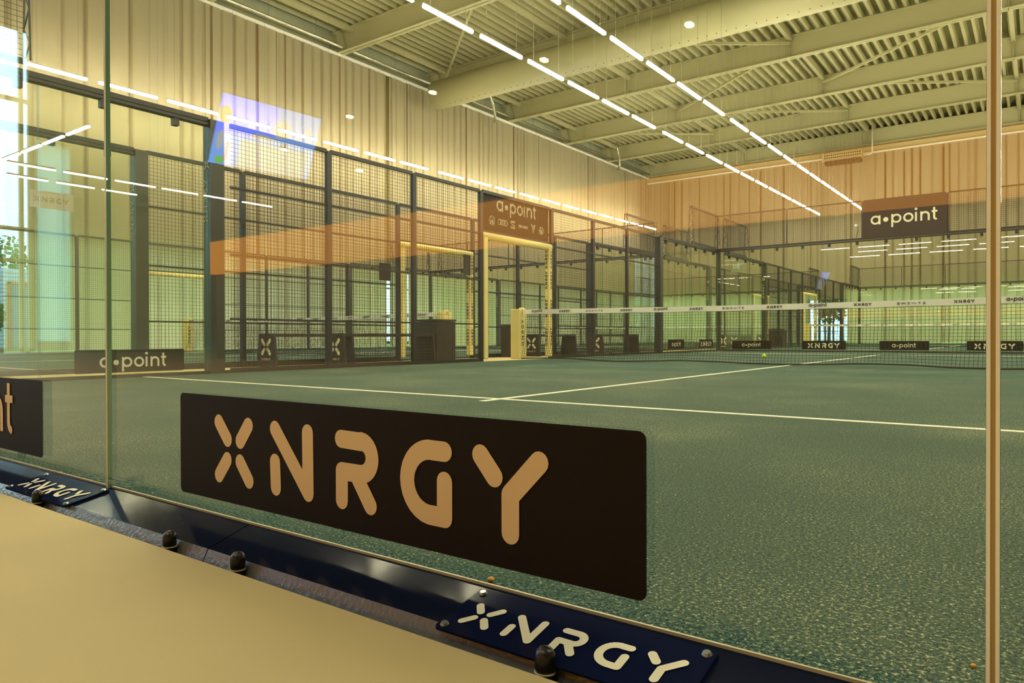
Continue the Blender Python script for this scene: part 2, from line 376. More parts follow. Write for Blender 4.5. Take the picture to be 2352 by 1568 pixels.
# columns along left wall and the back
for k, yb in enumerate(BY[2:]):
    m = MB(); m.box(XW-.44, yb-.12, 9.9, XW-.18, yb+.12, 10.8); m.box(XW-.16, yb-.1, 10.9, XW-.14, yb+.1, 11.2)
    tag(m.build('steel_bracket', 'steel'), 'steel column head carrying the %s roof beam over the left curtain' % ORD[k+3], 'bracket', 'column heads along the left wall')
for k, xx in enumerate((-12.4, -8.2, -4.3, .1, 4.3, 8.6)):
    m = MB(); m.box(xx-.16, YB+.1, 9.2, xx+.16, YB+.33, ZC-.8)
    tag(m.build('wall_column', 'steel'), 'short pale column above the back curtain, %s from the corner' % ORD[k], 'column', 'columns above the back curtain')
m = MB(); m.box(XW-.4, YB-.02, 10.25, XR, YB+.3, 10.8)
tag(m.build('wall_beam', 'steel'), 'long pale beam above the back curtain rail', 'beam')
# duct
t = thing('air_duct', 'large round ventilation duct hung below the third visible roof beam', 'duct', (-11.9, 20.75, 10.2))
m = MB(); m.tube([(-11.9, 20.75, 10.2), (XR, 20.75, 10.2)], .56, 28); m.mi = 1
for k in range(90):
    for a in (-60, -35): m.tube([(-11+k*.3, 20.75+.562*math.cos(math.radians(a-90+30)), 10.2+.562*math.sin(math.radians(a-30))), (-11+k*.3, 20.75+.57*math.cos(math.radians(a-90+30)), 10.2+.57*math.sin(math.radians(a-30)))], .018, 6)
m.build('duct_body', ['duct', 'black'], t, True)
for xx in range(-11, 24, 4): m = MB(); m.beam((xx, 20.75, 10.7), (xx, 20.75, ZC), .02); m.build('hanger', 'cable', t)
# pipe along the left wall and curved hose ends
t = thing('wall_pipe', 'shiny galvanised pipe running along above the left curtain', 'pipe', (XW+.35, 5, 10.95))
m = MB(); m.tube([(XW+.35, -.5, 10.95), (XW+.35, YB-.6, 10.95)], .055, 10); m.build('pipe_run', 'galv', t, True)
for k in range(21): m = MB(); m.tube([(XW+.35, 2+k*1.9, 10.98), (XW+.37, 2+k*1.9, 11.15), (XW+.30, 2+k*1.9+.05, 11.25), (XW+.33, 2+k*1.9, 11.6)], .012, 5); m.build('hook', 'cable', t)
for k, yy in enumerate((24.2, 36.2)):
    m = MB(); m.tube([(XW+1.0, yy-.05, ZC), (XW+1.0, yy, 11.3), (XW+1.0, yy+.3, 10.9), (XW+.75, yy+.8, 10.55), (XW+.4, yy+1.2, 10.4)], .06, 8)
    tag(m.build('bent_hose', 'galv', None, True), ['curved silver hose dropping beside the end of the big duct', 'curved silver hose near the far left ceiling corner'][k], 'hose')
t = thing('roof_heater', 'dark perforated heater unit high on the back curtain', 'heater', (-.95, 41.3, 10.1))
m = MB(); m.box(-1.95, 41.1, 10.0, .05, 41.5, 10.42); m.mi = 1
for a in range(17):
    for b in range(2): m.tube([(-1.8+a*.11, 41.1, 10.19+b*.14), (-1.8+a*.11, 41.085, 10.19+b*.14)], .042, 10)
m.build('casing', ['steel', 'black'], t)
m = MB(); m.box(-1.8, 41.0, 9.82, 0.0, 41.5, 10.0); m.build('burner_tray', 'bin', t)
for xx in (.02, -1.9): m = MB(); m.beam((xx, 41.3, 10.42), (xx, 41.3, ZC), .03); m.build('hanger', 'cable', t)
m = MB(); m.tube([(.1, 41.3, 10.15), (.45, 41.3, 10.15), (.52, 41.3, 10.25), (.52, 41.3, ZC)], .035, 8)
tag(m.build('gas_pipe', 'white', None, True), 'thin white pipe bending up beside the dark heater', 'pipe')

# ---------------- curtains ----------------
def curtain(name_lbl, p0, p1, z0, z1, seed, dens=.42, gap=0, amp=.10, zm=None):
    rnd = random.Random(seed); p0, p1 = Vector(p0), Vector(p1); L = (p1-p0).length; d = (p1-p0).normalized(); nn = Vector((d.y, -d.x, 0))
    s = 0; pts = []
    while s < L:
        wl = dens*rnd.uniform(.45, 1.5)
        dp = amp*rnd.choice((.25, .5, .8, 1.2)); hw = .055/wl; bl = amp*.35*rnd.uniform(-1, 1)
        for f, o_ in ((0, 0), (.2, .8), (.38, .9), (.5-hw, 0), (.5-hw*.35, -.8*dp/amp*3), (.5, -3*dp/amp), (.5+hw*.35, -.8*dp/amp*3), (.5+hw, 0), (.66, .7), (.84, .5)):
            pts.append((min(s+wl*f, L), (o_*.33*amp if o_ < 0 else o_*bl)))
        s += wl
    m = MB(); rows = [(z0, 1.2), (z0+1.5, 1.0), (z1-1.5, 1.0), (z1-.3, 1.0), (z1, .9)]; vs = []
    for z, k in rows: vs += [p0 + d*a + nn*(b*k) + Vector((0, 0, z)) for a, b in pts]
    n = len(pts); m.add(vs, [(r*n+i, r*n+i+1, (r+1)*n+i+1, (r+1)*n+i) for r in range(len(rows)-1) for i in range(n-1)])
    t = thing('curtain', name_lbl, 'curtain', tuple(p0 + Vector((0, 0, z0))), 'floor-length hall curtains')
    m.build('fabric', 'curtain', t, True)
    return t
CZ = 10.75
curtain('floor-length beige curtain on the left wall nearest the camera', (XW, .5, 0), (XW, 9.9, 0), .08, CZ, 1, .5, amp=.10)
curtain('wide beige curtain on the left wall before the dark slit', (XW, 9.90, 0), (XW, 18.93, 0), .08, CZ, 2, .38)
curtain('beige curtain on the left wall just beyond the dark slit', (XW, 19.13, 0), (XW, 20.1, 0), .08, CZ, 3, .35)
curtain('beige curtain hanging behind the duct end on the left wall', (XW, 20.15, 0), (XW, 30.4, 0), .08, CZ, 4, .42)
curtain('last beige curtain on the left wall up to the far corner', (XW, 30.40, 0), (XW, YB-.1, 0), .08, CZ, 5, .42)
curtain('beige curtain on the back wall beside the far corner', (XW+.05, YB-.1, 0), (-3.0, YB-.1, 0), .08, CZ-.35, 6, .55, amp=.13)
curtain('short beige curtain above the glass door in the back wall', (-3.0, YB-.1, 0), (-.9, YB-.1, 0), 2.5, CZ-.35, 7, .5, amp=.13)
curtain('beige curtain on the back wall right of the glass door', (-.9, YB-.1, 0), (6.6, YB-.1, 0), .08, CZ-.35, 8, .55, amp=.13)
curtain('rightmost beige curtain on the back wall', (6.6, YB-.1, 0), (22, YB-.1, 0), .08, CZ-.35, 9, .55, amp=.13)
m = MB(); m.box(XW-.05, -.4, CZ, XW+.05, YB-.05, CZ+.09)
tag(m.build('curtain_rail', 'white'), 'pale curtain rail along the left wall', 'rail')
m = MB(); m.box(XW, YB-.15, CZ-.35, XR, YB-.05, CZ-.27)
tag(m.build('curtain_rail', 'white'), 'pale curtain rail along the back wall', 'rail')

# ---------------- linear lamps ----------------
ROWS = [('over the near fence', .2), ('over the aisle', -2.0), ('over the distant left fence', -11.7), ('right of the near court', 9.5), ('far right of the hall', 11.7), ('at the far right end of the hall', 21.0)]
ys = [18.46-1.79*k for k in range(10, -1, -1)] + [20.6+1.86*k for k in range(11)]
def lamp0(top=ZC):
    t = thing('linear_lamp', 'x', 'lamp', (.2, ys[0], 6.9))
    m = MB(); m.box(.170, ys[0], 6.875, .230, ys[0]+1.5, 6.935); m.build('lit_tube', 'tube', t)
    m = MB(); m.box(.185, ys[0]-.02, 6.945, .215, ys[0]+1.52, 6.965); m.build('housing', 'housing', t)
    for dy in (.2, 1.3 if top == ZC else 1.45):
        m = MB(); m.tube([(.2, ys[0]+dy, 6.96), (.2, ys[0]+dy, top if dy < 1 else ZC-.2)], .004, 4); m.build('suspension_wire', 'cable', t)
    return t
L0 = lamp0(); L1 = lamp0(9.5)
for ri, (rn, rx) in enumerate(ROWS):
    if ri == 5: continue
    for k, yy in enumerate(ys):
        lb = 'glowing linear lamp, %s from the camera in the row %s' % (ORD[k], rn)
        dz = (.02 if ri == 2 else -.05) + (.010*yy if ri < 3 else 0)*.6
        if ri == 0 and k == 0: L0['label'] = lb; L0['group'] = 'linear lamps ' + rn; L0.location.z += dz
        elif ri == 0 and k == 11: L1['label'] = lb; L1['group'] = 'linear lamps ' + rn; L1.location = (rx, yy, 6.9+dz)
        else: moved(L1 if k == 11 else L0, (rx, yy, 6.9+dz), lb, 'linear lamps ' + rn)

# ---------------- courts ----------------
def turf(x0, y0, label):
    t = thing('court_turf', label, 'turf', (x0, y0, 0))
    m = MB(); m.box(x0+.045, y0+.045, -.03, x0+W-.045, y0+LEN-.045, 0); m.build('turf_base', 'turf', t)
    for nm, a in (('service_line', (x0+.06, y0+3.02, x0+W-.06, y0+3.075)), ('service_line', (x0+.06, y0+16.92, x0+W-.06, y0+16.975)), ('center_line', (x0+4.80, y0+2.85, x0+4.85, y0+17.15))):
        m = MB(); m.box(a[0], a[1], .0, a[2], a[3], .003 if nm == 'service_line' else .0035); m.build(nm, 'turf_line', t)
    return t
TA = turf(0, 0, 'teal artificial turf of the nearest court with white lines')
moved(TA, (BX, 0, 0), 'teal artificial turf of the court left of the nearest one')
moved(TA, (0, Y2, 0), 'teal artificial turf of the court beyond the far glass')
moved(TA, (BX, Y2, 0), 'teal artificial turf of the distant court by the left corner')

# prototypes ---------------------------------------------------------
HID = (0, 0, 0)
def wire_panel(y0, y1, z0, z1, rails, x=0, cell=.05, wr=.0038, frame=True):
    """mesh infill lying in a plane x = const, between y0 and y1"""
    t = thing('mesh_panel', 'x', 'fence panel', (x, y0, 0), 'black wire mesh fence panels')
    m = MB(); n = int(round((y1-y0)/cell)); c = (y1-y0)/n
    for i in range(1, n): m.beam((x, y0+i*c, z0), (x, y0+i*c, z1), wr)
    k = int(round((z1-z0)/cell)); cz = (z1-z0)/k
    for i in range(1, k): m.beam((x+wr, y0, z0+i*cz), (x+wr, y1, z0+i*cz), wr)
    m.build('wire_mesh', 'wire', t)
    for z in rails:
        m = MB(); hh = .05 if z in (z0, z1) else .022
        m.box(x-.02, y0, z-hh/2, x+.02, y1, z+hh/2); m.build('rail', 'black', t)
    return t
def rot90(v, x0, y0): return v
# side bays: (y0,y1) between posts
BAYS = [(4.09, 5.50), (5.58, 7.13), (7.21, 8.76), (11.04, 12.59), (12.67, 14.16), (14.24, 15.84)]
protos = {}
def proto_panel(w_, z0, z1, rails):
    key = (round(w_, 2), z0, z1)
    if key not in protos: protos[key] = wire_panel(0, w_, z0, z1, rails); return protos[key], True
    return protos[key], False
def put_panel(x, y0, y1, z0, z1, rails, label):
    pr, new = proto_panel(y1-y0, z0, z1, rails)
    if new: pr.location = (x, y0, 0); pr['label'] = label; return pr
    return moved(pr, (x, y0, 0), label)
def post(x, y, sx, sy, z1, label, mat='black', logo=None, z0=-.03):
    t = thing('fence_post', label, 'post', (x, y, z0), 'fence posts')
    m = MB(); m.box(x-sx/2, y-sy/2, z0, x+sx/2, y+sy/2, z1); m.build('post_tube', mat, t)
    m = MB(); m.box(x-sx/2-.03, y-sy/2-.02, z0, x+sx/2+.03, y+sy/2+.02, z0+.025); m.build('foot_plate', mat, t)
    if logo:   # large X with the name standing upright below it, on the face towards the camera
        for face in logo:
            if face == 's': O = Vector((x, y-sy/2-.003, 0)); U = Vector((1, 0, 0)); wdt = sx
            elif face == 'e': O = Vector((x+sx/2+.003, y, 0)); U = Vector((0, 1, 0)); wdt = sy
            s = wdt*.62
            letter('logo', XL, 'paleletter', t, O + U*(-.48*s/.96) + Vector((0, 0, 2.36)), U, (0, 0, 1), s/.96, .20)
            letter('lettering', XNRGY, 'paleletter', t, O + U*(wdt*.13) + Vector((0, 0, 1.75)), (0, 0, 1), U*-1, .085, .15)
    return t
def ordn(k): return ORD[k]
def lattice_post(x, y, z0, z1, label, yoff=0):
    t = thing('lattice_upright', label, 'post', (x, y, z0), 'lattice uprights on top of the glass walls')
    m = MB(); a, b = .085, .035
    m.beam((x-a, y, z0), (x-b, y, z1), .014); m.beam((x+a, y, z0), (x+b, y, z1), .014); m.build('chord', 'black', t)
    m = MB(); n = 6
    for i in range(n):
        za, zb = z0+(z1-z0)*i/n, z0+(z1-z0)*(i+1)/n; wa = a+(b-a)*i/n; wb = a+(b-a)*(i+1)/n; s = 1 if i % 2 else -1
        m.beam((x+s*wa, y, za), (x-s*wb, y, zb), .011)
    m.build('lacing', 'black', t)
    return t
def glass_side(x, y0, y1, label, mat='glass_far', z1=2.88):
    t = thing('glass_panel', label, 'glass panel', (x, y0, 0), 'side glass panels')
    m = MB(); m.box(x-.006, y0+.006, .02, x+.006, y1-.006, z1); o = m.build('pane', [mat, 'glass_edge'], t)
    for pl in o.data.polygons:
        if abs(pl.normal.x) < .5: pl.material_index = 1
    return t
def sticker_on(parent, O, U, N, wdt, hgt, kind, lm='paleletter', sm='sticker', tx=None):
    O = Vector(O); U = Vector(U); N = Vector(N)
    m = MB(); rrect(m, O, U, (0, 0, 1), wdt, hgt, min(.018, hgt*.08), .002, N); s = m.build('sticker', sm, parent)
    base = O + N*.0032
    if kind == 'x':
        sz = hgt*.60; letter('lettering', XNRGY, lm, s, base + U*((wdt-5.8*sz)/2) + Vector((0, 0, hgt*.17)), U, (0, 0, 1), sz, .22)
    else:
        sz = tx[2] if tx else hgt*.36; letter('lettering', APOINT, lm, s, base + U*(tx[0] if tx else (wdt-6.45*sz)/2) + Vector((0, 0, tx[1] if tx else hgt*.30)), U, (0, 0, 1), sz, .20, False)
    return s
def top_beam(p0, p1, label, drops=True, hgt=.10):
    p0, p1 = Vector(p0), Vector(p1); t = thing('top_beam', label, 'beam', tuple(p0), 'beams along the top of the glass walls')
    m = MB(); m.beam(p0, p1, .06, .05); m.beam(p0-Vector((0,0,.055)), p1-Vector((0,0,.055)), .09, .03); m.build('beam_tube', 'black', t)
    L = (p1-p0).length; k = int(L/.65)
    if drops:
        m = MB(); d = (p1-p0).normalized()
        for i in range(k):
            c = p0 + d*((i+.5)*L/k) - Vector((0, 0, .11)); m.box(c.x-.032, c.y-.032, c.z-.045, c.x+.032, c.y+.032, c.z+.04)
        m.build('glass_clamp', 'black', t)
    return t

def court_side(x, y0, who, inward, ZT=2.98, dy=0.0, yfar=0.0):
    RAILS = (.03, .64, 1.40, 2.20, ZT)
    """one long side of a court; inward = +1 when the court lies towards +x"""
    lb = lambda s: s
    # posts
    P = [3.88+dy, 5.54, 7.17, 8.80, 11.0, 12.63, 14.20, 15.94]
    for k, yy in enumerate(P):
        wide = k in (0, 7)
        post(x - inward*.0, y0+yy, .15 if wide else .06, .17 if wide else .075, ZT,
             '%s steel post, %s along the %s' % ('wide dark grey' if wide else 'slim black', ORD[k], who), 'greypost' if wide else 'black', ('s',) if wide and k == 0 else None)
    for k, (a, b) in enumerate(BAYS):
        put_panel(x, y0+a, y0+b, .03, ZT, RAILS, 'black wire mesh panel, %s bay of the %s' % (ORD[k], who))
    put_panel(x, y0+8.85, y0+10.95, 2.24, ZT, (2.24, ZT), 'short wire mesh panel over the padded doorway of the %s' % who)
    # glass
    for k, (a, b) in enumerate(((0, 2.07), (2.07, 3.80+dy), (16.02, 18.0), (18.0, 20.0))):
        g = glass_side(x, y0+a, y0+b, 'clear glass panel, %s from the camera in the %s' % (ORD[k], who))
    top_beam((x, y0, ZT), (x, y0+3.8+dy, ZT), 'dark beam over the near glass of the %s' % who)
    top_beam((x, y0+16.02, ZT+.03), (x, y0+20, ZT+.05), 'dark beam over the far glass of the %s' % who)
    # stepped mesh above the corner glass
    for a, b, nm in ((0.05, 1.95, 'near'), (18.05, 19.95, 'far')):
        put_panel(x, y0+a, y0+b, 3.03, 4.0, (3.03, 4.0), 'raised mesh panel above the %s corner glass of the %s' % (nm, who))
    for yy, nm in ((1.98, 'near step'), (18.0, 'far step'), (19.98, 'far corner'), (.03, 'near corner')):
        lattice_post(x, y0+yy, 3.03, 4.02, 'lattice upright at the %s of the %s' % (nm, who))
    m = MB(); m.box(x-.04, y0, -.03, x+.04, y0+8.82, .035); m.box(x-.04, y0+10.94, -.03, x+.04, y0+20, .035)
    tag(m.build('base_rail', 'black'), 'dark base rail under the %s' % who, 'rail', 'base rails')

def padded_frame(x, y0, who, inward):
    t = thing('padded_door_frame', 'pale yellow padded door frame in the %s' % who, 'door frame', (x, y0+9, 0), 'padded door frames')
    e = .055*inward
    for yy in (8.895, 10.905):
        m = MB(); m.box(x-.055, y0+yy-.055, .036, x+.055, y0+yy+.055, 2.16)
        o = m.build('jamb_pad', 'yellow', t); bv = o.modifiers.new('b', 'BEVEL'); bv.width = .02; bv.segments = 3
    m = MB(); m.tube([(x, y0+8.845, 2.17), (x, y0+10.955, 2.17)], .065, 14); m.build('head_pad', 'yellow', t, True)
    for zz in (.25, .8, 1.35, 1.75):
        letter('lettering', XNRGY, 'dkletter', t, (x+.02, y0+10.90-.058, zz), (0, 0, 1), (-1, 0, 0), .06, .24)
        letter('lettering', XNRGY, 'dkletter', t, (x+.058, y0+10.94, zz), (0, 0, 1), (0, -1, 0), .06, .24)
    return t

court_side(0.0, 0, 'near court left fence', 1, 2.925)
court_side(-2.0, 0, 'fence beyond the aisle', -1, 2.925, .12)
court_side(-11.7, 0, 'distant left fence', 1)
court_side(0.0, Y2, 'left fence behind far glass', 1)
court_side(-2.0, Y2, 'aisle fence behind far glass', -1)
court_side(-11.7, Y2, 'farthest left fence', 1)
PF = padded_frame(0, 0, 'near court left fence', 1)
moved(PF, (-2, 9, 0), 'pale yellow padded door frame in the fence beyond the aisle')
moved(PF, (-11.7, 9, 0), 'pale yellow padded door frame in the distant left fence')
moved(PF, (0, Y2+9, 0), 'pale yellow padded door frame of the court behind the far glass')
moved(PF, (-2, Y2+9, 0), 'pale yellow padded door frame beyond the aisle behind the far glass')
# a-point sign over the doorway
t = thing('door_sign', 'dark sign reading a point with a row of car emblems above the padded doorway', 'sign', (0.03, 8.9, 2.24))
m = MB(); m.box(-.035, 8.88, 2.24, -.025, 10.93, 2.97); m.build('sign_board', 'banner', t)
letter('lettering', APOINT, 'paleletter', t, (-.022, 9.28, 2.66), (0, 1, 0), (0, 0, 1), .19, .20, False)
letter('emblems', LOGOS, 'paleletter', t, (-.022, 9.06, 2.38), (0, 1, 0), (0, 0, 1), .175, .09)

# side glass sticker (a point) of the nearest court
gl = [o for o in col.objects if o.get('label') == 'clear glass panel, second from the camera in the near court left fence'][0]
sticker_on(gl, (.007, 2.375, .055), (0, 1, 0), (1, 0, 0), 1.13, .24, 'a', tx=(.235, .055, .107))
for pan, O, kd in (('third', (.007, 16.45, .10), 'a'), ('fourth', (.007, 18.55, .10), 'x')):
    g2 = [o for o in col.objects if o.get('label') == 'clear glass panel, %s from the camera in the near court left fence' % pan][0]
    sticker_on(g2, O, (0, 1, 0), (1, 0, 0), 1.05, .24, kd)

# ---------------- end walls ----------------
def end_wall(x0, y, who, stick=True, flip=False):
    xs = [x0, x0+2.0, x0+3.93, x0+5.88, x0+7.8, x0+W]
    for k in range(5):
        t = thing('glass_panel', 'clear glass panel, %s from the left in the %s' % (ORD[k], who), 'glass panel', (xs[k], y, 0), 'end glass panels')
        m = MB(); m.box(xs[k]+.006, y-.006, .02, xs[k+1]-.006, y+.006, 2.96); o = m.build('pane', ['glass_far', 'glass_edge'], t)
        for pl in o.data.polygons:
            if abs(pl.normal.y) < .5: pl.material_index = 1
        if stick:
            c = (xs[k]+xs[k+1])/2; sticker_on(t, (c-.56, y-.009, .06), (1, 0, 0), (0, -1, 0), 1.13, .235, 'xa'[(k+1) % 2])
    top_beam((x0, y, 3.0), (x0+W, y, 3.0), 'dark beam along the top of the %s' % who)
    # mesh on top, lying in y = const: one prototype turned a quarter
    for k in range(5):
        t = thing('mesh_panel', 'mesh panel atop the %s, %s from the left' % (who, ORD[k]), 'fence panel', (xs[k], y, 3.03), 'black wire mesh fence panels')
        m = MB(); a, b = xs[k]+.03, xs[k+1]-.03; n = int((b-a)/.05)
        for i in range(1, n): m.beam((a+(b-a)*i/n, y, 3.03), (a+(b-a)*i/n, y, 4.0), .0038)
        for i in range(1, 20): m.beam((a, y+.004, 3.03+.97*i/20), (b, y+.004, 3.03+.97*i/20), .0038)
        m.build('wire_mesh', 'wire', t)
        m = MB(); m.box(a, y-.015, 3.98, b, y+.015, 4.01); m.build('rail', 'black', t)
        m = MB(); m.box(xs[k]-.015, y-.015, 3.03, xs[k]+.015, y+.015, 4.0); m.build('upright', 'black', t)
    m = MB(); m.box(x0-.05, y-.04, -.03, x0+W, y+.04, .035)
    tag(m.build('base_rail', 'black'), 'dark base rail under the %s' % who, 'rail', 'base rails')
    for xx, nm in ((x0, 'left'), (x0+W, 'right')):
        post(xx-.0, y+.09, .12, .10, 3.0, 'dark grey corner post, %s end of the %s' % (nm, who), 'greypost')
end_wall(0, 20.0, 'far glass wall of the near court')
end_wall(-11.7, 20.0, 'far glass wall beyond the aisle', False)
end_wall(0, 40.64, 'last glass wall by the back curtain', False)
end_wall(-11.7, 40.64, 'last glass wall, far left corner', False)
t = thing('banner', 'large dark banner reading a point on the mesh above the far glass', 'banner', (3.93, 19.98, 3.0))
m = MB(); m.box(3.95, 19.965, 2.98, 5.87, 19.975, 3.97); m.build('banner_sheet', 'banner', t)
letter('lettering', APOINT, 'paleletter', t, (4.14, 19.962, 3.34), (1, 0, 0), (0, 0, 1), .235, .20, False)
t = thing('court_number', 'pale square sign with number 08 fixed on the back of the far glass', 'sign', (.40, 20.01, 2.27))
m = MB(); m.box(.40, 20.007, 2.30, .74, 20.011, 2.62); m.build('number_board', 'wallpan', t)
letter('lettering', [arc(.3,.5,.28,0,360,20), circ(1.0,.3,.22), circ(1.0,.75,.18)], 'white', t, (.46, 20.0065, 2.39), (1, 0, 0), (0, 0, 1), .16, .12)

# ---------------- near glass wall (camera side) ----------------
JX = [0, 1.25, 2.81, 4.44, 6.067, 7.694, 9.7]
PN = ['farthest left', 'second from the left corner', 'third from the left corner', 'with the cut-off dark sticker at the left edge', 'with the large dark sticker, nearest the camera', 'right of the tan seal']
for k in range(6):
    t = thing('glass_panel', 'clear near glass pane %s' % PN[k], 'glass panel', (JX[k], 0, 0), 'near glass panes')
    m = MB(); m.box(JX[k]+(.0052 if k == 5 else .0040), -.005, .06, JX[k+1]-(.0052 if k == 4 else .0040), .005, 2.97); o = m.build('pane', ['glass', 'glass_edge'], t)
    for pl in o.data.polygons:
        if abs(pl.normal.y) < .5: pl.material_index = 1
    if k in (3, 4):
        m = MB(); x0 = 6.380 if k == 4 else 4.735; wd_ = .991; O = Vector((x0, -.0055, .1161)); hh = .1921
        rrect(m, O, (1, 0, 0), (0, 0, 1), wd_, hh, .010, .0008, (0, -1, 0)); s = m.build('sticker', 'sticker', t)
        u = hh
        def q(x, z): return (x, z)
        if k == 4:
            S = [[(.698,.749),(.842,.596)], [(1.178,.749),(1.050,.596)], [(.838,.403),(.700,.244)], [(1.048,.401),(1.187,.244)],
                 [(1.583,.749),(2.042,.239),(2.036,.749)], [(1.583,.458),(1.594,.234)],
                 [(2.464,.735),(2.70,.730)] + arc(2.70,.605,.130,90,-90) + [(2.474,.475),(2.474,.240)], [(2.66,.44),(2.81,.240)],
                 [(3.583,.735),(3.46,.735)] + arc(3.45,.500,.238,95,265) + [(3.585,.262),(3.585,.520)],
                 [(3.917,.745),(4.036,.609)], [(4.405,.742),(4.172,.500),(4.172,.245)]]
            S = [[(a-.0, b) for a, b in st] for st in S]
            letter('lettering', S, 'tanletter', s, O + Vector((0, -.0012, 0)), (1, 0, 0), (0, 0, 1), u, .146)
        else:
            letter('lettering', APOINT, 'tanletter', s, O + Vector((.1765, -.0012, .047)), (1, 0, 0), (0, 0, 1), .0975, .20, False)
for k, jx in enumerate(JX[1:-1]):
    t = thing('joint_seal', 'narrow vertical seal between near glass panes, %s' % ['first from the left corner', 'second from the left corner', 'third from the left corner', 'left of the large dark sticker', 'tan, close to the right edge of view'][k], 'seal', (jx, 0, .08), 'glass joint seals')
    e = .0050 if k == 4 else .0036; i_ = .0019 if k == 4 else .0018
    m = MB(); m.box(jx-i_, -.0045, .08, jx+i_, .0045, 2.97); m.build('seal_strip', 'seal', t)
    m = MB(); m.box(jx-e, -.0049, .08, jx-i_, .0047, 2.97); m.box(jx+i_, -.0049, .08, jx+e, .0047, 2.97); m.build('polished_edge', 'sealb', t)
# near top mesh and beam (high above the camera)
top_beam((0, 0, 3.0), (W, 0, 3.0), 'dark beam along the top of the near glass')
for k in range(5):
    a, b = 1.94*k+.02, 1.94*(k+1)-.02
    t = thing('mesh_panel', 'mesh panel on top of the near glass, %s from the left corner' % ORD[k], 'fence panel', (a, 0, 3.03), 'black wire mesh fence panels')
    m = MB(); n = int((b-a)/.05)
    for i in range(n+1): m.beam((a+(b-a)*i/n, 0, 3.03), (a+(b-a)*i/n, 0, 4.0), .0038)
    for i in range(21): m.beam((a, .004, 3.03+.97*i/20), (b, .004, 3.03+.97*i/20), .0038)
    m.build('wire_mesh', 'wire', t)

# base profile: sloping navy cover plates, bent lip, bolts, name plates
def navy_seg(x0, x1, label):
    # the ends are cut at a slant, as in the photo: front edge is shifted to +x
    t = thing('cover_plate', label, 'cover plate', (x0, 0, .03), 'navy cover plates along the near glass')
    sh = .02
    m = MB(); T = [(0, .0800), (-.088, .0620)]
    vs = [(x0+.0015, .004, .083), (x1-.0015, .004, .083), (x1+sh-.0015, -.088, .0640), (x0+sh+.0015, -.088, .0640),
          (x0+.0015, .004, .079), (x1-.0015, .004, .079), (x1+sh-.0015, -.088, .060), (x0+sh+.0015, -.088, .060)]
    m.add(vs, [(3,2,1,0), (4,5,6,7), (0,1,5,4), (1,2,6,5), (2,3,7,6), (3,0,4,7)])
    m.build('plate_face', 'navy', t)
    m = MB(); m.add([(x0+sh+.0015, -.088, .0640), (x1+sh-.0015, -.088, .0640), (x1+sh-.0015, -.103, .034), (x0+sh+.0015, -.103, .034),
                     (x0+sh+.0015, -.086, .060), (x1+sh-.0015, -.086, .060), (x1+sh-.0015, -.099, .034), (x0+sh+.0015, -.099, .034)],
                    [(0,1,2,3)[::-1], (4,5,6,7), (0,1,5,4), (1,2,6,5), (2,3,7,6), (3,0,4,7)])
    m.build('bent_lip', 'lip', t)
    m = MB(); m.box(x0, .003, .060, x1, .0065, .0865); m.build('edge_trim', 'washer', t)
    return t
NV = [(-.1, 2.35), (2.35, 4.47), (4.47, 6.595), (6.595, 8.72), (8.72, 9.75)]
NVL = ['at the far left', 'second from the left', 'ending left of the large dark sticker', 'right below the large dark sticker', 'at the right beyond the view']
for (a, b), l in zip(NV, NVL): navy_seg(a, b, 'glossy navy sloping cover plate %s' % l)
m = MB(); m.box(-.1, -.119, -.05, W, .02, .032); tag(m.build('base_flange', 'greypost'), 'dark steel base flange behind the beige floor edge', 'base')
def name_plate(xa, label):
    # plate on the sloping face, sheared outline like in the photo
    t = thing('name_plate', label, 'name plate', (xa, -.04, .07), 'navy name plates screwed to the cover plates')
    s = Vector((0, -.092, -.019)).normalized(); nrm = Vector((0, -s.z, s.y))*-1; nrm = Vector((0, -.2, .98)).normalized()
    U = Vector((1, 0, 0)); O = Vector((xa, .0, .0838)) + s*.010; L = .320; H = .096
    m = MB(); rrect(m, O + s*H, U, s*-1, L, H, .007, .003, nrm); m.build('plate_body', 'plate', t)
    base = O + s*H + nrm*.0038
    letter('lettering', XNRGY, 'paleletter', t, base + U*.020 + s*-.018, U, s*-1, .0485, .205)
    for cx, cy_ in ((.010, .010), (L-.010, .010), (.010, H-.010), (L-.010, H-.010)):
        c = base + U*cx - s*cy_; m = MB(); m.tube([c - nrm*.0005, c + nrm*.0022], [.0058, .0042], 12); m.build('screw', 'screw', t)
    return t
name_plate(7.137, 'navy plate lettered XNRGY on the cover plate under the large dark sticker')
name_plate(5.775, 'navy plate lettered XNRGY on the cover plate at the left edge of view')
def bolt(x, label):
    t = thing('capped_bolt', label, 'bolt', (x, -.1045, .03), 'black capped bolts along the base')
    m = MB(); m.lathe((x, -.1045, .03), [(.0108, 0), (.0108, .0285), (.0112, .029), (.0112, .0430), (.0109, .0450), (.0096, .0485), (.0068, .0515), (.0035, .0530), (.0005, .0535)], 20); m.build('cap', 'rubber', t, True)
    m = MB(); m.lathe((x, -.1045, .03), [(.0113, .0250), (.0122, .0253), (.0122, .0268), (.0113, .0272)], 20); m.build('washer', 'washer', t, True)
for k, (bx, l) in enumerate([(5.30, 'beyond the left edge of the left name plate'), (5.967, 'in front of the left name plate'), (6.523, 'second from the left name plate'), (6.727, 'below the left part of the large sticker'), (7.300, 'in front of the large name plate'), (8.1, 'right of the large name plate')]):
    bolt(bx, 'black capped bolt %s' % l)

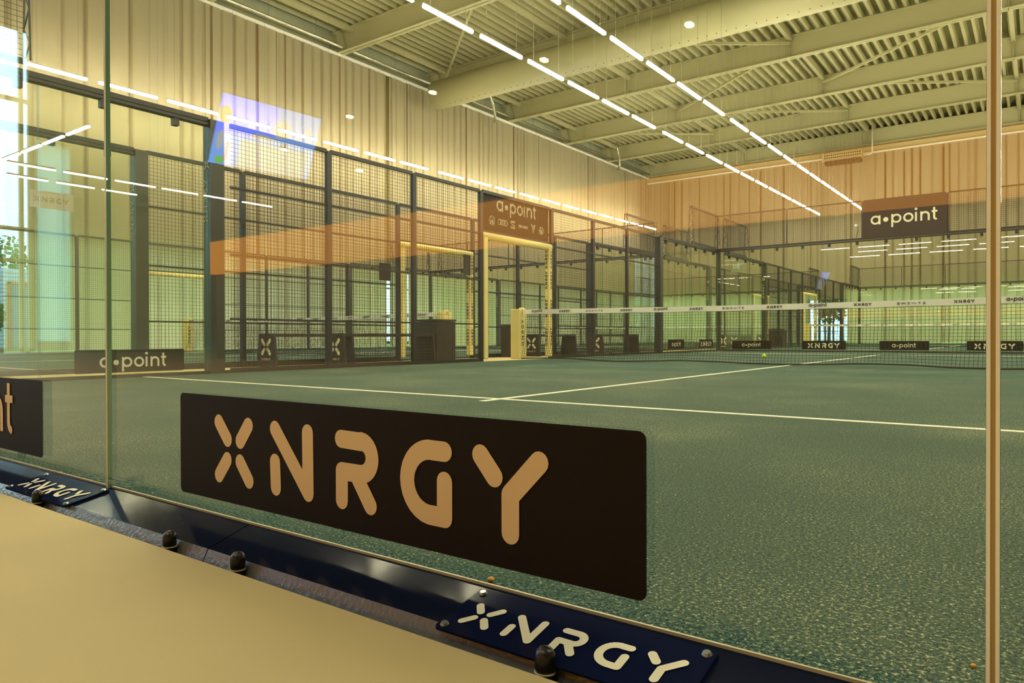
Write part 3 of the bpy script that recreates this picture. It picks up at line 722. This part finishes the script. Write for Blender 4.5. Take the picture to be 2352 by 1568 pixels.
# ---------------- nets ----------------
def net(x0, y, label, detail=True):
    t = thing('court_net', label, 'net', (x0+.1, y, 0), 'court nets')
    rnd = random.Random(3); xa, xb = x0+.09, x0+W-.09; cell = .046; nx = int((xb-xa)/cell); nz = 18
    def pt(u, v):   # u 0..1 along, v 0..1 up
        x = xa + (xb-xa)*u; top = .83-.03*math.sin(math.pi*u); z = .012 + (top-.012)*v
        f = (1-v)**2
        yy = y - .10*f*(1+.5*math.sin(u*37)+.3*math.sin(u*91+1)) ; x += .02*f*math.sin(u*50)
        z += f*.015*(1+math.sin(u*23))
        return (x, yy, z)
    m = MB()
    for i in range(nx+1):
        for j in range(nz): m.beam(pt(i/nx, j/nz), pt(i/nx, (j+1)/nz), .0042)
    for j in range(nz+1):
        st = 4
        for i in range(0, nx, st): m.beam(pt(i/nx, j/nz), pt(min(nx, i+st)/nx, j/nz), .0042)
    m.build('net_mesh', 'cord', t)
    m = MB(); m.tube([pt(i/120, 0) for i in range(121)], .012, 6); m.build('bottom_rope', 'cord', t)
    m = MB(); n = 60; vs = []
    for i in range(n+1):
        u = i/n; x = xa-.05+(xb-xa+.1)*u; zt = .925-.035*math.sin(math.pi*u); wv = .006*math.sin(u*60)
        vs += [(x, y-.018+wv*.4, zt-.082+wv*.5), (x, y-.018+wv*.4, zt), (x, y+.018, zt), (x, y+.018, zt-.082)]
    m.add(vs, [(4*i+a, 4*i+(a+1) % 4, 4*i+4+(a+1) % 4, 4*i+4+a) for i in range(n) for a in range(4)])
    tp = m.build('top_tape', 'tape', t)
    if detail:
        xs = [(.35,'a'),(.96,'x'),(1.56,'l'),(2.18,'x'),(2.78,'a'),(3.40,'x'),(3.98,'l'),(4.60,'x'),(5.18,'a'),(5.78,'x'),(6.36,'l'),(6.96,'x'),(7.50,'a'),(8.1,'x'),(8.7,'l'),(9.2,'x')]
        for cx, kd in xs:
            u = (cx)/W; zc = .925-.035*math.sin(math.pi*u)-.040
            if kd == 'a': letter('lettering', APOINT, 'dkletter', tp, (x0+cx-.11, y-.0225, zc-.012), (1, 0, 0), (0, 0, 1), .037, .25, False)
            elif kd == 'x': letter('lettering', XNRGY, 'dkletter', tp, (x0+cx-.12, y-.0225, zc-.018), (1, 0, 0), (0, 0, 1), .038, .27)
            else: letter('emblems', LOGOS, 'dkletter', tp, (x0+cx-.17, y-.0225, zc-.018), (1, 0, 0), (0, 0, 1), .034, .10)
    return t
NA = net(0, 10, 'black net with white lettered tape across the nearest court')
moved(NA, (BX+.1, 10, 0), 'black net with white tape across the court beyond the aisle')
moved(NA, (.1, Y2+10, 0), 'black net with white tape in the court behind the far glass')
moved(NA, (BX+.1, Y2+10, 0), 'black net with white tape in the farthest left court')
def net_post(x, y, label):
    t = thing('net_post', label, 'post', (x, y, 0), 'padded net posts')
    m = MB(); m.box(x-.10, y-.12, .01, x+.10, y+.13, .935); o = m.build('padding', 'yellow', t); b = o.modifiers.new('b', 'BEVEL'); b.width = .018; b.segments = 3
    m = MB(); m.tube([(x+.03, y, .935), (x+.12, y, .93)], .03, 10); m.build('tape_sleeve', 'yellow', t, True)
    letter('lettering', XNRGY, 'dkletter', t, (x+.103, y+.03, .25), (0, 0, 1), (0, -1, 0), .085, .2)
    return t
NP = net_post(-.07, 10, 'pale yellow padded net post at the left end of the nearest net')
moved(NP, (-1.93, 10, 0), 'pale yellow padded net post standing beyond the aisle')
moved(NP, (-.07, Y2+10, 0), 'pale yellow padded net post of the court behind the far glass')
moved(NP, (-11.6, 10, 0), 'pale yellow padded net post by the distant left fence')

# ---------------- aisle furniture ----------------
def bench(x, y, L, label, w_=.42, h=.48):
    t = thing('bench', label, 'bench', (x, y, -.03), 'black benches in the aisle')
    for yy in (y, y+L-.04):
        m = MB(); z0 = -.03
        vs = [(x-w_/2-.03, yy, z0), (x+w_/2+.03, yy, z0), (x+w_/2-.02, yy, h), (x-w_/2+.02, yy, h)]
        vs += [(a, b+.04, c) for a, b, c in vs]
        m.add(vs, [(0,1,2,3)[::1], (7,6,5,4), (0,4,5,1), (1,5,6,2), (2,6,7,3), (3,7,4,0)]); m.build('end_panel', 'bin', t)
    m = MB(); m.box(x-w_/2+.02, y+.04, h-.05, x+w_/2-.02, y+L-.04, h-.005); m.build('seat', 'bin', t)
    letter('logo', XL, 'paleletter', t, (x-.13, y-.003, .14), (1, 0, 0), (0, 0, 1), .27, .2)
    letter('lettering', XNRGY, 'paleletter', t, (x-.11, y-.003, .07), (1, 0, 0), (0, 0, 1), .038, .2)
    return t
def bin_(x, y, w_, d, h, label):
    t = thing('waste_bin', label, 'bin', (x, y, -.03), 'dark bins in the aisle')
    m = MB(); m.box(x-w_/2, y-d/2, -.03, x+w_/2, y+d/2, h-.04); m.build('bin_body', 'bin', t)
    m = MB(); m.box(x-w_/2-.012, y-d/2-.012, h-.035, x+w_/2+.012, y+d/2+.012, h); m.build('lid', 'bin', t)
    return t
bench(-1.72, 5.75, 1.55, 'black bench with white X, against the fence beyond the aisle, near half')
bench(-.86, 6.35, 2.0, 'black bench with white X, close behind the near fence before the doorway')
bench(-1.70, 12.75, 1.65, 'black bench with white X beyond the net on the left of the aisle')
bench(-.82, 14.15, 1.9, 'black bench with white X beyond the net, close to the near fence')
bin_(-1.0, 8.75, .50, .5, .735, 'large dark box bin beside the near bench before the doorway')
bin_(-1.75, 12.1, .36, .4, .70, 'tall dark box bin seen through the padded doorway')
bench(-1.72, Y2+5.75, 1.55, 'black bench far down the aisle behind the far glass')
bench(-.86, Y2+2.2, 2.0, 'black bench just behind the left end of the far glass')
bench(-.86, Y2+6.35, 2.0, 'black bench halfway down the distant aisle')
bin_(-1.0, Y2+8.75, .5, .5, .735, 'dark box bin far down the aisle behind the far glass')
bin_(-1.75, Y2+12.1, .36, .4, .7, 'dark box bin at the distant padded doorway')
for (x, y0_, y1_, z0_, z1_, l) in ((-1.96, 8.29, 8.56, 1.46, 1.78, 'small black notice board hung on the fence beyond the aisle, left of its doorway'), (-1.93, 10.62, 10.84, 1.72, 2.14, 'small black notice board hanging inside the doorway beyond the aisle')):
    t = thing('notice_board', l, 'board', (x, y0_, z0_), 'notice boards')
    m = MB(); m.box(x-.008, y0_, z0_, x+.008, y1_, z1_); m.build('board', 'bin', t)
    m = MB()
    for i in range(8): m.box(x+.0085, y0_+.03, z0_+.05+i*(z1_-z0_-.08)/8, x+.009, y1_-.03, z0_+.058+i*(z1_-z0_-.08)/8)
    m.build('printed_lines', 'greypost', t)
t = thing('security_camera', 'small white camera on a thin stalk left of the large far banner', 'camera', (3.80, 19.93, 3.0))
m = MB(); m.tube([(3.80, 19.95, 3.03), (3.84, 19.94, 3.2), (3.84, 19.93, 3.33)], .008, 6); m.build('stalk', 'greypost', t)
m = MB(); m.lathe((3.80, 19.90, 3.30), [(.005, 0), (.03, .012), (.04, .04), (.04, .07), (.02, .085)], 14); m.build('housing', 'white', t, True)
# ball and grains on the turf
m = MB(); prof = [(.033*math.sin(math.pi*i/16)+1e-4, .034-.033*math.cos(math.pi*i/16)) for i in range(17)]
t = thing('tennis_ball', 'yellow green tennis ball lying on the turf behind the net', 'ball', (3.43, 13.28, 0))
m.lathe((3.43, 13.28, 0), [(r*1.25, z*1.25) for r, z in prof], 24); m.build('felt', 'ball', t, True)
m = MB(); m.tube([(3.43+.0415*math.cos(a)*math.cos(.45*math.sin(2*a)), 13.28+.0415*math.sin(a)*math.cos(.45*math.sin(2*a)), .0425+.0415*math.sin(.45*math.sin(2*a))) for a in [2*math.pi*i/40 for i in range(41)]], .0016, 5)
m.build('seam', 'tape', t)
def grain(x, y, r, mat, label, grp=None):
    m = MB(); n = 9; m.lathe((x, y, 0), [(r*math.sin(math.pi*i/n)*(1+.2*(i % 2))+1e-4, r*.8-r*.8*math.cos(math.pi*i/n)) for i in range(n+1)], 9)
    o = m.build('grain', mat, None, True); o.scale = (1, 1, 1); tag(o, label, 'grain', grp); return o
grain(6.979, .209, .0055, 'orange', 'small orange grain on the turf between sticker and cover plate')
for gx, gy, gr, gl_ in ((7.78, .55, .004, 'small orange grain lying in front of the tan joint seal'), (7.66, .32, .003, 'tiny pale orange grain near the right end of the large name plate')):
    grain(gx, gy, gr, 'orange', gl_)
rnd = random.Random(11)
m = MB()
for i in range(260):
    x, y = rnd.uniform(5.6, 8.6), rnd.uniform(.03, 1.6)**1; r = rnd.uniform(.0008, .0022)
    m.lathe((x, y, 0), [(r*.6, 0), (r, r*.6), (r*.3, r*1.3)], 5)
tag(m.build('sand_grains', 'sand'), 'scattered pale sand grains on the turf close to the glass', 'sand', kind='stuff')

# ---------------- lobby behind the camera (seen as reflections) ----------------
def pendant(x, y, z, label):
    t = thing('pendant_lamp', label, 'lamp', (x, y, z), 'small pendant lamps in the lobby')
    m = MB(); m.lathe((x, y, z-.02), [(.022, 0), (.022, .012)], 14); m.build('lit_disc', 'pendant', t)
    m = MB(); m.lathe((x, y, z-.008), [(.028, 0), (.028, .03), (.012, .04)], 14); m.build('shade', 'washer', t, True)
    m = MB(); m.tube([(x, y, z+.03), (x, y, 5.0)], .002, 5); m.build('cord', 'cable', t)
for k, (x, z) in enumerate(((5.216, 2.17), (6.167, 2.15), (4.228, 2.18), (3.319, 2.18), (3.408, 1.745), (2.413, 2.07))):
    pendant(x, -3.0 - (.02*k), z, 'small warm pendant lamp in the lobby, %s counting from the large sticker' % ORD[k])
lt = None
for k, (a, b, c, d, l) in enumerate([(-10.15, -5.51, -10.15, -6.9, 0)]): pass
segs = []
for k in range(6): segs.append(((-10.15, -5.15-1.13*k), (-10.15, -6.10-1.13*k)))
for k in range(3): segs.append(((-11.5, -5.6-1.05*k), (-11.5, -6.45-1.05*k)))
for k in range(4): segs.append(((-10.0+1.05*k, -5.04), (-9.1+1.05*k, -5.04)))
for k, (a, b) in enumerate(segs):
    t = thing('lobby_lamp', 'slim white lobby lamp seen only as a reflection, %s of thirteen' % ORD[k], 'lamp', (a[0], a[1], 4.2), 'slim lobby lamps')
    m = MB(); m.beam((*a, 4.2), (*b, 4.2), .035, .03); m.build('lit_tube', 'lobbytube', t)
    m = MB(); m.beam((*a, 4.235), (*b, 4.235), .04, .03); m.build('housing', 'housing', t)
for r_, (yy, x0_, zl) in enumerate(((-1.9, -2.2, 5.3), (-3.0, -.9, 4.9), (-4.2, -.7, 5.3))):
    for k in range(5):
        xa = x0_+1.95*k
        t = thing('lobby_lamp', 'lobby ceiling lamp, %s in the %s row behind the camera' % (ORD[k], ORD[r_]), 'lamp', (xa, yy, zl), 'slim lobby lamps')
        m = MB(); m.box(xa, yy-.03, zl-.03, xa+1.5, yy+.03, zl); m.build('lit_tube', 'lobbytube', t)
        m = MB(); m.box(xa, yy-.035, zl+.001, xa+1.5, yy+.035, zl+.04); m.build('housing', 'housing', t)
        for dx in (.2, 1.3): m = MB(); m.tube([(xa+dx, yy, zl+.04), (xa+dx, yy, ZC)], .004, 4); m.build('suspension_wire', 'cable', t)
t = thing('bar_back', 'orange bar wall behind the camera, its downlighting put in as glow, seen reflected', 'wall', (-3.7, -6, .06))
m = MB(); m.box(-3.7, -6.12, 1.5, 9.5, -6.02, 2.05); m.build('glow_wall_face', 'orangelit', t)  # upper wall face glows evenly in place of lamps washing it from above
m = MB(); m.box(-3.7, -6.4, .06, 9.5, -6.13, 2.10); m.build('bar_wall', 'lobbywall', t)
t = thing('tv_screen', 'wide television hanging in the lobby, seen as a blue reflection', 'television', (-3.2, -6.8, 3.4))
TL, TR, BR, BL = Vector((-3, -5.84, 4.42)), Vector((-3, -7.84, 4.475)), Vector((-3.45, -7.84, 3.40)), Vector((-3.45, -5.84, 3.35))
def Q(u, v): return BL + (BR-BL)*u + (TL-BL)*v
nrm = (BR-BL).cross(TL-BL).normalized()
if nrm.x < 0: nrm = -nrm
M['tvblue'] = emis('tv_blue', (.09, .17, 1.0), 3.0); M['tvsky'] = emis('tv_pale_blue', (.13, .36, 1.0), 2.3); M['tvwhite'] = emis('tv_white', (.9, .95, 1), 1.0)
M['tvpink'] = emis('tv_pink', (1, .05, .35), 2.0); M['tvgreen'] = emis('tv_green', (.15, .8, .12), 1.5); M['tvyel'] = emis('tv_yellow', (.6, .6, .2), .9)
m = MB()
def patch(u0, v0, u1, v1, off, mi):
    m.mi = mi; m.add([Q(u0, v0)+nrm*off, Q(u1, v0)+nrm*off, Q(u1, v1)+nrm*off, Q(u0, v1)+nrm*off], [(0,1,2,3)])
def blob(u, v, ru, rv, off, mi):
    m.mi = mi; m.add([Q(u+ru*math.cos(math.pi*j/10), v+rv*math.sin(math.pi*j/10))+nrm*off for j in range(20)], [tuple(range(20))])
patch(0, .45, .55, 1, .0, 0); patch(.55, .45, 1, 1, 0, 1); patch(0, 0, 1, .45, 0, 1)
patch(.25, 0, .95, .42, .004, 2); blob(.06, .72, .06, .12, .004, 5); blob(.62, .68, .09, .14, .004, 2); blob(.45, .5, .12, .05, .004, 2)
patch(.05, .02, .13, .12, .006, 4); blob(.06, .35, .03, .14, .006, 2); patch(.12, .08, .15, .34, .006, 3); patch(.86, .66, .92, .78, .006, 2)
m.build('screen', ['tvblue', 'tvsky', 'tvwhite', 'tvpink', 'tvgreen', 'tvyel'], t)
m = MB(); m.add([Q(-.01,-.02)-nrm*.01, Q(1.01,-.02)-nrm*.01, Q(1.01,1.02)-nrm*.01, Q(-.01,1.02)-nrm*.01, Q(-.01,-.02)-nrm*.06, Q(1.01,-.02)-nrm*.06, Q(1.01,1.02)-nrm*.06, Q(-.01,1.02)-nrm*.06],
                [(0,1,2,3), (7,6,5,4), (0,4,5,1), (1,5,6,2), (2,6,7,3), (3,7,4,0)]); m.build('tv_back', 'black', t)
m = MB(); m.tube([tuple((TL+TR)/2 - nrm*.04), (-3.1, -6.85, ZC)], .03, 8); m.build('ceiling_pole', 'steel', t)
t = thing('window_sign', 'white sign lettered XNRGY on the window, seen as a reflection', 'sign', (XW+.02, -7.6, 3.8))
m = MB(); m.box(XW+.0, -7.62, 3.78, XW+.02, -6.6, 4.22); m.build('sign_board', 'white', t)
letter('lettering', XNRGY, 'dkletter', t, (XW+.025, -6.68, 3.93), (0, -1, 0), (0, 0, 1), .14, .2)
